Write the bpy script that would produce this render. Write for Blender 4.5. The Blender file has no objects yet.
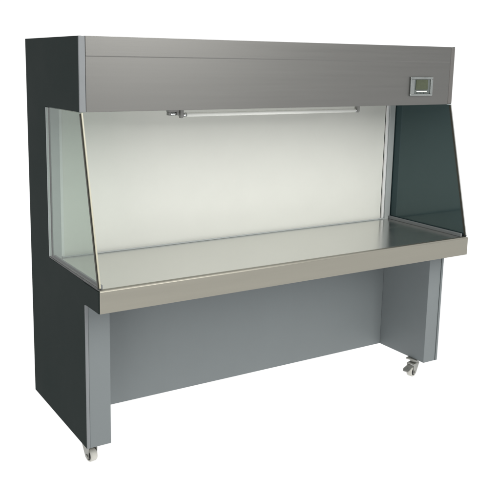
import bpy, bmesh, math, random
from mathutils import Vector, Matrix

random.seed(4)
scene = bpy.context.scene
COL = scene.collection

# ------------------------------------------------------------------ sizes
S = 1.125            # survey units -> metres (the bench is 1.8 m wide)
ZO = 0.080           # floor lies this far (survey units) under the legs
W, H, HB, D = 1.600, 1.3207, 1.0934, 0.5165
LIP, ZL, ZLB = 0.1347, 0.566, 0.4942
F = -0.0167          # front plane of the legs
B = 0.250            # lower back panel
G = 0.316            # front edge of the rear plenum


def V(x, y, z):
    return Vector((x * S, y * S, (z + ZO) * S))


# ------------------------------------------------------------------ materials
def new_mat(name):
    m = bpy.data.materials.new(name)
    m.use_nodes = True
    nt = m.node_tree
    nt.nodes.clear()
    out = nt.nodes.new('ShaderNodeOutputMaterial')
    return m, nt, out


def principled(name, col, rough=.5, metal=0., spec=.5, var=.06, scale=(6, 6, 6), nscale=3.,
               bump=0., bump_scale=(1, 1, 1), bump_n=200., rvar=.08, coat=0., aniso=0.):
    m, nt, out = new_mat(name)
    N, L = nt.nodes, nt.links
    b = N.new('ShaderNodeBsdfPrincipled')
    L.new(b.outputs[0], out.inputs[0])
    b.inputs['Metallic'].default_value = metal
    b.inputs['Specular IOR Level'].default_value = spec
    b.inputs['Coat Weight'].default_value = coat
    b.inputs['Anisotropic'].default_value = aniso
    tc = N.new('ShaderNodeTexCoord')
    mp = N.new('ShaderNodeMapping')
    mp.inputs['Scale'].default_value = scale
    L.new(tc.outputs['Object'], mp.inputs[0])
    no = N.new('ShaderNodeTexNoise')
    no.inputs['Scale'].default_value = nscale
    no.inputs['Detail'].default_value = 5
    no.inputs['Roughness'].default_value = .6
    L.new(mp.outputs[0], no.inputs[0])
    mr = N.new('ShaderNodeMapRange')
    mr.inputs[1].default_value = .3
    mr.inputs[2].default_value = .7
    mr.inputs[3].default_value = 1 - var
    mr.inputs[4].default_value = 1 + var
    L.new(no.outputs[0], mr.inputs[0])
    mx = N.new('ShaderNodeVectorMath')
    mx.operation = 'SCALE'
    mx.inputs[0].default_value = col
    L.new(mr.outputs[0], mx.inputs['Scale'])
    L.new(mx.outputs[0], b.inputs['Base Color'])
    mr2 = N.new('ShaderNodeMapRange')
    mr2.inputs[1].default_value = .3
    mr2.inputs[2].default_value = .7
    mr2.inputs[3].default_value = max(0.02, rough - rvar)
    mr2.inputs[4].default_value = rough + rvar
    L.new(no.outputs[0], mr2.inputs[0])
    L.new(mr2.outputs[0], b.inputs['Roughness'])
    if bump:
        mp2 = N.new('ShaderNodeMapping')
        mp2.inputs['Scale'].default_value = bump_scale
        L.new(tc.outputs['Object'], mp2.inputs[0])
        n2 = N.new('ShaderNodeTexNoise')
        n2.inputs['Scale'].default_value = bump_n
        n2.inputs['Detail'].default_value = 3
        L.new(mp2.outputs[0], n2.inputs[0])
        bp = N.new('ShaderNodeBump')
        bp.inputs['Strength'].default_value = bump
        bp.inputs['Distance'].default_value = .001
        L.new(n2.outputs[0], bp.inputs['Height'])
        L.new(bp.outputs[0], b.inputs['Normal'])
    return m


M = {}
# brushed stainless: the grain runs along the bench
M['header'] = principled('brushed_steel_header', (.176, .175, .168), rough=.42, metal=.85, var=.022,
                         scale=(.5, 8, 26), nscale=3.2, bump=.06, bump_scale=(.012, 1, 1), bump_n=420, rvar=.02)
M['lip'] = principled('brushed_steel_worktop', (.335, .322, .275), rough=.42, metal=.9, var=.035,
                      scale=(.7, 10, 14), nscale=3, bump=.06, bump_scale=(.012, 1, 1), bump_n=420, rvar=.05)
M['top'] = principled('satin_steel_top', (.68, .68, .655), rough=.20, metal=.95, var=.03,
                      scale=(1, 5, 5), nscale=2.5, bump=.04, bump_scale=(.012, 1, 1), bump_n=420, rvar=.05)
M['paint'] = principled('grey_enamel', (.200, .222, .228), rough=.5, spec=.3, var=.03, nscale=1.1,
                        bump=.05, bump_n=900, scale=(3, 3, 3))
M['dark'] = principled('shaded_grey_enamel', (.021, .029, .0275), rough=.72, spec=.06, var=.10, nscale=.8,
                       bump=.05, bump_n=900, scale=(2.5, 2.5, 2.5))  # grey enamel darkened in its colour to stand for shade on the sides
M['edge'] = principled('grey_edge', (.225, .238, .248), rough=.45, spec=.3, var=.03)
M['edge_dark'] = principled('shaded_edge', (.12, .115, .11), rough=.45, spec=.3, var=.04)  # edge grey darkened in colour, as shade on the rounded right corner
M['white'] = principled('white_filter_face', (.735, .745, .70), rough=.6, spec=.25, var=.012, nscale=1.3,
                        bump=.05, bump_n=600)
M['post'] = principled('pale_grey_enamel', (.43, .46, .46), rough=.4, spec=.35, var=.02)
M['post_light'] = principled('pale_enamel_bead', (.80, .81, .81), rough=.4, spec=.35, var=.02)
M['cream'] = principled('cream_glass_edge', (.50, .48, .37), rough=.35, spec=.5, var=.06, nscale=6)
M['olive'] = principled('brown_seal', (.05, .048, .038), rough=.5, spec=.3, var=.06)
M['tube'] = principled('frosted_tube', (.90, .91, .87), rough=.4, spec=.5, var=.01)
M['socket'] = principled('lamp_socket', (.24, .24, .23), rough=.45, spec=.4, var=.08)
M['ferrule'] = principled('aluminium_cap', (.72, .74, .74), rough=.25, metal=1, var=.02)
M['black'] = principled('black_plastic', (.018, .02, .02), rough=.4, spec=.4, var=.08)
M['chrome'] = principled('zinc_plate', (.36, .36, .335), rough=.34, metal=.45, var=.08, nscale=9)
M['rubber'] = principled('dark_tyre', (.05, .05, .048), rough=.6, spec=.3, var=.1)
M['hub'] = principled('nylon_wheel', (.60, .59, .54), rough=.45, spec=.4, var=.04)
M['bezel'] = principled('silver_bezel', (.34, .36, .35), rough=.26, metal=.9, var=.05)
M['bezel_dark'] = principled('dark_bezel', (.10, .115, .11), rough=.3, spec=.5, var=.05)
M['screen'] = principled('olive_lcd', (.055, .066, .036), rough=.2, spec=.5, var=.12, nscale=14)
M['button'] = principled('white_key', (.72, .73, .70), rough=.35, spec=.5, var=.03)


def glass_clear():
    m, nt, out = new_mat('clear_greenish_glass')
    N, L = nt.nodes, nt.links
    t = N.new('ShaderNodeBsdfTransparent')
    t.inputs[0].default_value = (.70, .755, .72, 1)
    g = N.new('ShaderNodeBsdfGlossy')
    g.inputs['Roughness'].default_value = .02
    fr = N.new('ShaderNodeFresnel')
    fr.inputs[0].default_value = 1.45
    mx = N.new('ShaderNodeMixShader')
    geo = N.new('ShaderNodeNewGeometry')          # only the outer skin mirrors: no false total reflection inside the sheet
    inv = N.new('ShaderNodeMath')
    inv.operation = 'SUBTRACT'
    inv.inputs[0].default_value = 1
    L.new(geo.outputs['Backfacing'], inv.inputs[1])
    mul = N.new('ShaderNodeMath')
    mul.operation = 'MULTIPLY'
    L.new(fr.outputs[0], mul.inputs[0])
    L.new(inv.outputs[0], mul.inputs[1])
    L.new(mul.outputs[0], mx.inputs[0])
    L.new(t.outputs[0], mx.inputs[1])
    L.new(g.outputs[0], mx.inputs[2])
    L.new(mx.outputs[0], out.inputs[0])
    return m


def glass_dark():
    m, nt, out = new_mat('smoked_glass')
    N, L = nt.nodes, nt.links
    t = N.new('ShaderNodeBsdfTransparent')
    t.inputs[0].default_value = (.10, .135, .13, 1)      # two faces: about one percent gets through
    d = N.new('ShaderNodeBsdfDiffuse')
    d.inputs[0].default_value = (.048, .088, .098, 1)
    a = N.new('ShaderNodeMixShader')
    a.inputs[0].default_value = .5
    L.new(t.outputs[0], a.inputs[1])
    L.new(d.outputs[0], a.inputs[2])
    g = N.new('ShaderNodeBsdfGlossy')
    g.inputs['Roughness'].default_value = .06
    g.inputs[0].default_value = (.82, 1, 1, 1)
    fr = N.new('ShaderNodeFresnel')
    fr.inputs[0].default_value = 1.6
    mx = N.new('ShaderNodeMixShader')
    geo = N.new('ShaderNodeNewGeometry')          # only the outer skin mirrors: no false total reflection inside the sheet
    inv = N.new('ShaderNodeMath')
    inv.operation = 'SUBTRACT'
    inv.inputs[0].default_value = 1
    L.new(geo.outputs['Backfacing'], inv.inputs[1])
    mul = N.new('ShaderNodeMath')
    mul.operation = 'MULTIPLY'
    L.new(fr.outputs[0], mul.inputs[0])
    L.new(inv.outputs[0], mul.inputs[1])
    L.new(mul.outputs[0], mx.inputs[0])
    L.new(a.outputs[0], mx.inputs[1])
    L.new(g.outputs[0], mx.inputs[2])
    L.new(mx.outputs[0], out.inputs[0])
    return m


M['glass'] = glass_clear()
M['smoked'] = glass_dark()


def floor_mat():
    # made-up translucent sheet: white world light from below hides the shadows
    m, nt, out = new_mat('backlit_white')
    N, L = nt.nodes, nt.links
    t = N.new('ShaderNodeBsdfTranslucent')
    t.inputs[0].default_value = (.98, .98, .98, 1)
    d = N.new('ShaderNodeBsdfDiffuse')
    d.inputs[0].default_value = (.9, .9, .9, 1)
    mx = N.new('ShaderNodeMixShader')
    mx.inputs[0].default_value = .08
    L.new(t.outputs[0], mx.inputs[1])
    L.new(d.outputs[0], mx.inputs[2])
    L.new(mx.outputs[0], out.inputs[0])
    return m


# ------------------------------------------------------------------ mesh helpers
def link(name, bm, mat, parent=None, smooth=False):
    bmesh.ops.recalc_face_normals(bm, faces=bm.faces)
    me = bpy.data.meshes.new(name)
    bm.to_mesh(me)
    bm.free()
    if isinstance(mat, (list, tuple)):
        for k in mat:
            me.materials.append(k)
    else:
        me.materials.append(mat)
    if smooth:
        for p in me.polygons:
            p.use_smooth = True
    o = bpy.data.objects.new(name, me)
    COL.objects.link(o)
    if parent:
        o.parent = parent
    return o


def add_prism(bm, pts, axis, a, b, bev=0., seg=2, mi=0):
    """polygon pts (two coords) extruded along axis from a to b; survey units"""
    def mk(p, t):
        if axis == 'x':
            return V(t, p[0], p[1])
        if axis == 'y':
            return V(p[0], t, p[1])
        return V(p[0], p[1], t)
    A = [bm.verts.new(mk(p, a)) for p in pts]
    Bv = [bm.verts.new(mk(p, b)) for p in pts]
    fs = [bm.faces.new(A), bm.faces.new(Bv[::-1])]
    n = len(pts)
    for i in range(n):
        fs.append(bm.faces.new((A[i], A[(i + 1) % n], Bv[(i + 1) % n], Bv[i])))
    for f in fs:
        f.material_index = mi
    bmesh.ops.recalc_face_normals(bm, faces=fs)
    if bev:
        es = {e for f in fs for e in f.edges}
        bmesh.ops.bevel(bm, geom=list(es), offset=bev * S, segments=seg, profile=.5, affect='EDGES',
                        clamp_overlap=True)


def add_box(bm, x0, x1, y0, y1, z0, z1, bev=.0015, seg=2, mi=0):
    add_prism(bm, [(x0, y0), (x1, y0), (x1, y1), (x0, y1)], 'z', z0, z1, bev, seg, mi)


def box(name, x0, x1, y0, y1, z0, z1, mat, parent, bev=.0015, seg=2):
    bm = bmesh.new()
    add_box(bm, x0, x1, y0, y1, z0, z1, bev, seg)
    return link(name, bm, mat, parent)


def add_cyl(bm, p0, p1, r0, r1=None, n=28, mi=0):
    """capped cylinder, absolute Vectors in metres"""
    r1 = r0 if r1 is None else r1
    ax = (p1 - p0).normalized()
    t = Vector((0, 0, 1)) if abs(ax.z) < .9 else Vector((1, 0, 0))
    u = ax.cross(t).normalized()
    v = ax.cross(u)
    A, Bv = [], []
    for i in range(n):
        c, s = math.cos(2 * math.pi * i / n), math.sin(2 * math.pi * i / n)
        A.append(bm.verts.new(p0 + (u * c + v * s) * r0))
        Bv.append(bm.verts.new(p1 + (u * c + v * s) * r1))
    fs = [bm.faces.new(A), bm.faces.new(Bv[::-1])]
    for i in range(n):
        f = bm.faces.new((A[i], A[(i + 1) % n], Bv[(i + 1) % n], Bv[i]))
        f.smooth = True
        fs.append(f)
    for f in fs:
        f.material_index = mi


# ------------------------------------------------------------------ the bench
bench = bpy.data.objects.new('clean_bench', None)
COL.objects.link(bench)
bench.empty_display_size = .2
bench['label'] = 'wide grey steel laminar flow clean bench on castors with white back wall'
bench['category'] = 'clean bench'

T = .012     # side sheet thickness

# --- side panels: one sheet each, cut out where the glass sits
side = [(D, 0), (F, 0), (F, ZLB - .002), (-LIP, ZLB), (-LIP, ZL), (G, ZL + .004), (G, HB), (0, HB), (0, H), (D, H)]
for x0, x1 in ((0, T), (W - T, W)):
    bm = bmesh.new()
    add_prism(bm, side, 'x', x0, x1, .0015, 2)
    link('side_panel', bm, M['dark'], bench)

# folded edges of the side sheets that show from the front
o = box('side_edge', .0002, .0205, -.0035, 0.010, HB, H - .001, M['edge'], bench, .0015)
o = box('side_edge', W - .0255, W - .0002, -.0035, 0.010, HB, H - .001, M['edge_dark'], bench, .006, 3)
o['label'] = 'right hand edge strip of the header, coloured dark for shade'
box('side_edge', .0002, .0105, F - .003, F + .010, .001, ZLB - .003, M['edge'], bench, .0015)
box('side_edge', W - .0105, W - .0002, F - .003, F + .010, .001, ZLB - .003, M['paint'], bench, .0015)

# --- header box
zs = 1.2600
bm = bmesh.new()
add_prism(bm, [(-.0028, HB), (-.0028, zs), (-.0034, zs + .0022), (-.0034, H), (.012, H), (.012, HB)], 'x',
          .0215, W - .0265, .0007, 2)
add_box(bm, T + .001, W - T - .001, .0125, G - .001, HB + .002, HB + .012, .001)     # soffit sheet
header = link('header_panel', bm, M['header'], bench)
box('top_panel', T + .001, W - T - .001, .013, D - .001, H - .012, H - .001, M['paint'], bench)
box('rear_panel', T + .001, W - T - .001, D - .012, D - .001, .002, H - .0125, M['paint'], bench)

# --- control display on the header
cx0, cx1, cz0, cz1 = 1.358, 1.478, 1.129, 1.2025
bm = bmesh.new()
fr = .016
yf = -.010
add_box(bm, cx0, cx1, yf, -.0032, cz1 - .009, cz1, .0014)
add_box(bm, cx0, cx1, yf, -.0032, cz0, cz0 + .008, .0014)
add_box(bm, cx0, cx0 + .020, yf, -.0032, cz0 + .0081, cz1 - .0091, .0014)
add_box(bm, cx1 - .012, cx1, yf, -.0032, cz0 + .0081, cz1 - .0091, .0014)
disp = link('control_display', bm, M['bezel'], bench)
box('backplate', cx0 + .0202, cx1 - .0122, -.0058, -.0033, cz0 + .0082, cz1 - .0092, M['bezel_dark'], disp, .0004)
box('screen', cx0 + .030, cx1 - .026, -.0085, -.0060, cz0 + .024, cz1 - .011, M['screen'], disp, .0006)
box('button_bar', cx0 + .034, cx1 - .030, -.0085, -.0060, cz0 + .0155, cz0 + .0195, M['button'], disp, .0006)
for k in range(3):
    x = cx0 + .036 + k * .019
    box('button', x, x + .010, -.0078, -.0060, cz0 + .0095, cz0 + .0135, M['bezel_dark'], disp, .0005)

# --- work chamber: white diffuser face and its two posts
box('diffuser_panel', .056, W - .056, .318, .330, ZL - .02, HB + .001, M['white'], bench, .0005)
for s in (0, 1):
    def fx(a, b):
        return (a, b) if s == 0 else (W - b, W - a)
    bm = bmesh.new()
    a, b = fx(.0125, .0425)
    add_box(bm, a, b, .302, .3155, ZL - .01, HB + .001, .0012)
    post = link('corner_post', bm, M['post'], bench)
    a, b = fx(.0430, .0550)
    box('bead', a, b, .308, .3175, ZL - .01, HB + .0005, M['post_light'], post, .0025, 3)

# --- worktop: satin top, turned-down front lip, low rear upstand
bm = bmesh.new()
add_box(bm, T + .001, W - T - .001, -LIP + .0165, .3175, ZL - .012, ZL - .0005, .0008)
wt = link('worktop', bm, M['top'], bench)
bm = bmesh.new()
add_prism(bm, [(-LIP - .002, ZLB), (-LIP - .002, ZL - .003), (-LIP + .002, ZL + .0012), (-LIP + .016, ZL + .0012),
               (-LIP + .016, ZLB + .0)], 'x', .0030, W - .0005, .0012, 2)
link('front_lip', bm, M['lip'], wt)
box('underside', T + .001, W - T - .001, -LIP + .0165, B - .001, ZLB + .004, ZLB + .014, M['paint'], wt, .001)
box('rear_upstand', .0435, W - .0435, .301, .307, ZL - .0003, ZL + .0045, M['post'], wt, .001)
for x0, x1 in ((T + .0012, T + .009), (W - T - .010, W - T - .0012)):
    box('side_rail', x0, x1, -LIP + .018, .3015, ZL - .0003, ZL + .013, M['edge'], wt, .0015)

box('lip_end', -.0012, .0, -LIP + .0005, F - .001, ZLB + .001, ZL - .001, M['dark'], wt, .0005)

# --- glass sides (sloping front edge) with their edge strips
for s in (0, 1):
    x0, x1 = (.0015, .0075) if s == 0 else (W - .0085, W - .0025)
    zb = ZL + .0055
    pts = [(G - .001, zb), (-LIP + .004, zb), (-.004, HB - .0015), (G - .001, HB - .0015)]
    bm = bmesh.new()
    add_prism(bm, pts, 'x', x0, x1, 0)
    gl = link('glass_side', bm, M['glass'] if s == 0 else M['smoked'], bench)
    gl['label'] = ('clear glass side panel with greenish tint' if s == 0 else 'dark smoked glass side panel')
    # polished front edge
    d = Vector((-.004 - (-LIP + .004), HB - .0015 - zb)).normalized()
    n = Vector((-d.y, d.x))

    def q(t, k):
        p = Vector((-LIP + .004, zb)).lerp(Vector((-.004, HB - .0015)), t) + n * k
        return (p.x, p.y)
    bm = bmesh.new()
    add_prism(bm, [q(0.004, .0002), q(.999, .0002), q(.999, .005), q(0.004, .005)], 'x',
              x0 + (.0016 if s == 0 else .0), x1 + (.0006 if s == 0 else .001), .0008, 2)
    link('edge_trim', bm, M['cream'] if s == 0 else M['post_light'], gl)
    bm = bmesh.new()
    add_prism(bm, [q(0.004, -.0082), q(.997, -.0082), q(.997, 0.), q(0.004, 0.)], 'x',
              x0 - .0012, x1 + .0012, .0006, 2)
    link('edge_seal', bm, M['olive'], gl)
    # seals along the bottom and the rear edge
    bm = bmesh.new()
    add_prism(bm, [(-LIP + .006, ZL + .0003), (G - .002, ZL + .0044), (G - .002, ZL + .0090), (-LIP + .010, ZL + .0090)],
              'x', x0 - .0012, x1 + .0012, .0006, 2)
    link('bottom_seal', bm, M['black'], gl)
    bm = bmesh.new()
    add_box(bm, x0 - .0010, x1 + .0010, G - .0062, G - .0004, ZL + .0095, HB - .002, .0006)
    link('rear_trim', bm, M['post'] if s == 0 else M['black'], gl)

# --- fluorescent tube under the header
ty, tz = .100, 1.0705
lamp = bmesh.new()
add_box(lamp, .395, 1.196, ty - .010, ty + .022, HB - .006, HB + .0015, .0015)
lamp = link('tube_light', lamp, M['white'], bench)
bm = bmesh.new()
add_cyl(bm, V(.424, ty, tz), V(1.176, ty, tz), .0072 * S, n=24)
link('tube', bm, M['tube'], lamp)
for xa, xb in ((.411, .4235), (1.1765, 1.181)):
    bm = bmesh.new()
    add_cyl(bm, V(xa, ty, tz), V(xb, ty, tz), .0076 * S, n=24)
    link('ferrule', bm, M['ferrule'], lamp)
for x0, x1, zz in ((.398, .4105, tz - .011), (1.1815, 1.1935, tz - .008)):
    bm = bmesh.new()
    add_prism(bm, [(x0, HB - .0062), (x1, HB - .0062), (x1, tz - .002), (x1 - .003, zz), (x0 + .003, zz), (x0, tz - .002)],
              'y', ty - .009, ty + .009, .0012, 2)
    link('socket', bm, M['socket'], lamp)
# starter and its clip beside the left socket
bm = bmesh.new()
add_box(bm, .352, .392, ty - .008, ty + .010, HB - .012, HB + .0012, .0012)
add_box(bm, .353, .3605, ty - .009, ty + .009, tz - .001, HB - .0125, .001)
add_box(bm, .383, .3915, ty - .009, ty + .009, tz - .001, HB - .0125, .001)
st = link('starter_holder', bm, M['socket'], lamp)
bm = bmesh.new()
add_cyl(bm, V(.361, ty - .001, tz + .004), V(.3825, ty - .001, tz + .004), .0075 * S, n=20)
link('starter', bm, M['ferrule'], lamp)

# --- lower frame: two box legs and a recessed back panel
for x0, x1 in ((.0112, .0854), (W - .0780, W - .0112)):
    bm = bmesh.new()
    add_box(bm, x0, x1, F, D - .0125, 0, ZLB + .002, .0018, 3)
    link('leg', bm, M['paint'], bench)
box('lower_panel', .0860, W - .0786, B, B + .012, 0.001, ZLB + .003, M['paint'], bench, .0012)
bx = bmesh.new()
add_box(bx, .0860, W - .0786, B + .0122, B + .040, .002, .016, .001)
link('bottom_flange', bx, M['paint'], bench)


# --- castors
def caster(x, y, ang, brake=True):
    """swivel castor; ang turns the trailing wheel about the pivot (0 trails towards +y)"""
    R = .0225
    wr = R * S
    piv = V(x, y, 0)
    rot = Matrix.Rotation(ang, 4, 'Z')

    def L(px, py, z):           # local (survey units) -> world
        return piv + rot @ Vector((px * S, py * S, 0)) + Vector((0, 0, (z) * S))
    off = .018
    zc = -ZO + R + .0005
    bm = bmesh.new()

    def lbox(x0, x1, y0, y1, z0, z1, bev=.001):
        c = [L(a, b_, c_) for c_ in (z0, z1) for a, b_ in ((x0, y0), (x1, y0), (x1, y1), (x0, y1))]
        vs = [bm.verts.new(p) for p in c]
        fs = [bm.faces.new([vs[i] for i in idx]) for idx in
              ((0, 3, 2, 1), (4, 5, 6, 7), (0, 1, 5, 4), (1, 2, 6, 5), (2, 3, 7, 6), (3, 0, 4, 7))]
        bmesh.ops.bevel(bm, geom=list({e for f in fs for e in f.edges}), offset=bev * S, segments=2, affect='EDGES')
    # mounting plate and swivel
    lbox(-.026, .026, -.026, .026, -.0065, -.0005)
    add_cyl(bm, L(0, 0, -.019), L(0, 0, -.006), .018 * S, .014 * S, 28)
    lbox(-.0175, .0175, -.016, .030, -.024, -.019)
    # fork cheeks as tapered plates
    for sx in (-1, 1):
        xa, xb = sx * .0148, sx * .0172
        prof = [(-.014, -.0235), (.030, -.0235), (off + .009, zc - .008), (off - .009, zc - .008)]
        A = [bm.verts.new(L(xa, p[0], p[1])) for p in prof]
        C = [bm.verts.new(L(xb, p[0], p[1])) for p in prof]
        bm.faces.new(A)
        bm.faces.new(C[::-1])
        for i in range(4):
            bm.faces.new((A[i], A[(i + 1) % 4], C[(i + 1) % 4], C[i]))
        add_cyl(bm, L(sx * .0173, off, zc), L(sx * .0205, off, zc), .0055 * S, n=6)
    c = link('caster', bm, M['chrome'], bench)
    # wheel: lathe about the local x axis
    def lathe(prof, mat, name):
        bm = bmesh.new()
        n = 40
        rings = []
        for (px, r) in prof:
            rings.append([bm.verts.new(L(px, off + r * math.cos(2 * math.pi * i / n), zc + r * math.sin(2 * math.pi * i / n)))
                          for i in range(n)])
        for a in range(len(rings)):
            r0, r1 = rings[a], rings[(a + 1) % len(rings)]
            for i in range(n):
                f = bm.faces.new((r0[i], r0[(i + 1) % n], r1[(i + 1) % n], r1[i]))
                f.smooth = True
        return link(name, bm, mat, c)
    lathe([(-.0118, .0165), (-.0125, .020), (-.009, R), (.009, R), (.0125, .020), (.0118, .0165)], M['hub'], 'tyre')
    lathe([(-.0095, .004), (-.0122, .0075), (-.0105, .0164), (.0105, .0164), (.0122, .0075), (.0095, .004)], M['rubber'], 'wheel')
    if brake:
        bm = bmesh.new()
        A = [L(a_, b_, c_) for a_, b_, c_ in ((-.013, .026, -.030), (.013, .026, -.030), (.016, .060, -.040),
             (.012, .070, -.046), (-.012, .070, -.046), (-.016, .060, -.040))]
        up = Vector((0, 0, .003 * S))
        va = [bm.verts.new(p) for p in A]
        vb = [bm.verts.new(p + up) for p in A]
        bm.faces.new(va[::-1])
        bm.faces.new(vb)
        for i in range(6):
            bm.faces.new((va[i], va[(i + 1) % 6], vb[(i + 1) % 6], vb[i]))
        link('brake_pedal', bm, M['chrome'], c)
    return c


caster(.036, .062, math.radians(188), False)
caster(W - .064, .050, math.radians(105), True)
caster(.080, .440, math.radians(20), False)
caster(W - .080, .440, math.radians(-30), False)

# ------------------------------------------------------------------ the surface it stands on
bm = bmesh.new()
vs = [bm.verts.new(p) for p in ((-40, -40, 0), (40, -40, 0), (40, 40, 0), (-40, 40, 0))]
bm.faces.new(vs)
fl = link('floor', bm, floor_mat())
fl['kind'] = 'structure'
fl['label'] = 'made-up white surface under the bench, lit through from below'

# ------------------------------------------------------------------ light
world = bpy.data.worlds.new('World')
scene.world = world
world.use_nodes = True
nt = world.node_tree
N, L = nt.nodes, nt.links
bg = N['Background']
DIM = (.30, .315, .32)
LIT = (1.10, 1.10, 1.10)
tc = N.new('ShaderNodeTexCoord')
dot = N.new('ShaderNodeVectorMath')
dot.operation = 'DOT_PRODUCT'
az = math.radians(38)
dot.inputs[1].default_value = (math.sin(az), math.cos(az), 0)
L.new(tc.outputs['Generated'], dot.inputs[0])
mr = N.new('ShaderNodeMapRange')          # made-up surround: white ahead, dimmed behind to darken the left side
mr.interpolation_type = 'SMOOTHSTEP'
mr.inputs[1].default_value = -.15
mr.inputs[2].default_value = .35
L.new(dot.outputs['Value'], mr.inputs[0])
sep = N.new('ShaderNodeSeparateXYZ')
L.new(tc.outputs['Generated'], sep.inputs[0])
lo = N.new('ShaderNodeMapRange')          # white light added from below to shine through the floor
lo.inputs[1].default_value = .0
lo.inputs[2].default_value = -.03
L.new(sep.outputs['Z'], lo.inputs[0])
mxv = N.new('ShaderNodeMath')
mxv.operation = 'MAXIMUM'
L.new(mr.outputs[0], mxv.inputs[0])
L.new(lo.outputs[0], mxv.inputs[1])
mix = N.new('ShaderNodeMix')
mix.data_type = 'RGBA'
mix.inputs[6].default_value = (*DIM, 1)
mix.inputs[7].default_value = (*LIT, 1)
L.new(mxv.outputs[0], mix.inputs[0])
L.new(mix.outputs[2], bg.inputs[0])
bg.inputs[1].default_value = 1.0


def area(name, loc, target, size, power, col=(1, 1, 1)):
    l = bpy.data.lights.new(name, 'AREA')
    l.shape = 'RECTANGLE'
    l.size, l.size_y = size
    l.energy = power
    l.color = col
    o = bpy.data.objects.new(name, l)
    COL.objects.link(o)
    o.location = loc
    o.rotation_euler = (Vector(target) - Vector(loc)).to_track_quat('-Z', 'Y').to_euler()
    return o


area('added_key', (1.6, -2.9, 2.9), (.8, 0, .7), (1.5, 2.5), 106, (1, .985, .95))  # unseen area light added to brighten the fronts and back wall

area('added_side_fill', (-1.5, -1.9, .55), (.0, .1, .55), (.7, .7), 11, (1, .98, .95))  # unseen fill added to lighten the low left side and lip end

# ------------------------------------------------------------------ camera
f_, px, py = 769.87, 211.89, 204.80
cam_d = bpy.data.cameras.new('camera')
cam_d.sensor_fit = 'HORIZONTAL'
cam_d.sensor_width = 36
cam_d.lens = f_ / 498 * 36
cam_d.shift_x = (249 - px) / 498
cam_d.shift_y = -(250 - py) / 498
cam_d.clip_end = 500
cam = bpy.data.objects.new('camera', cam_d)
COL.objects.link(cam)
yaw, pit, roll = .5377, -.1835, .0141
fw = Vector((math.sin(yaw) * math.cos(pit), math.cos(yaw) * math.cos(pit), math.sin(pit)))
r = Vector((math.cos(yaw), -math.sin(yaw), 0))
u = r.cross(fw)
r2 = r * math.cos(roll) + u * math.sin(roll)
u2 = u * math.cos(roll) - r * math.sin(roll)
mat = Matrix((r2, u2, -fw)).transposed().to_4x4()
mat.translation = V(-.8504, -2.2172, 1.2492)
cam.matrix_world = mat
scene.camera = cam

scene.view_settings.view_transform = 'Standard'
scene.view_settings.look = 'None'
scene.view_settings.exposure = 0
scene.view_settings.gamma = 1
scene.cycles.max_bounces = 10
scene.cycles.transparent_max_bounces = 16
scene.cycles.use_denoising = True
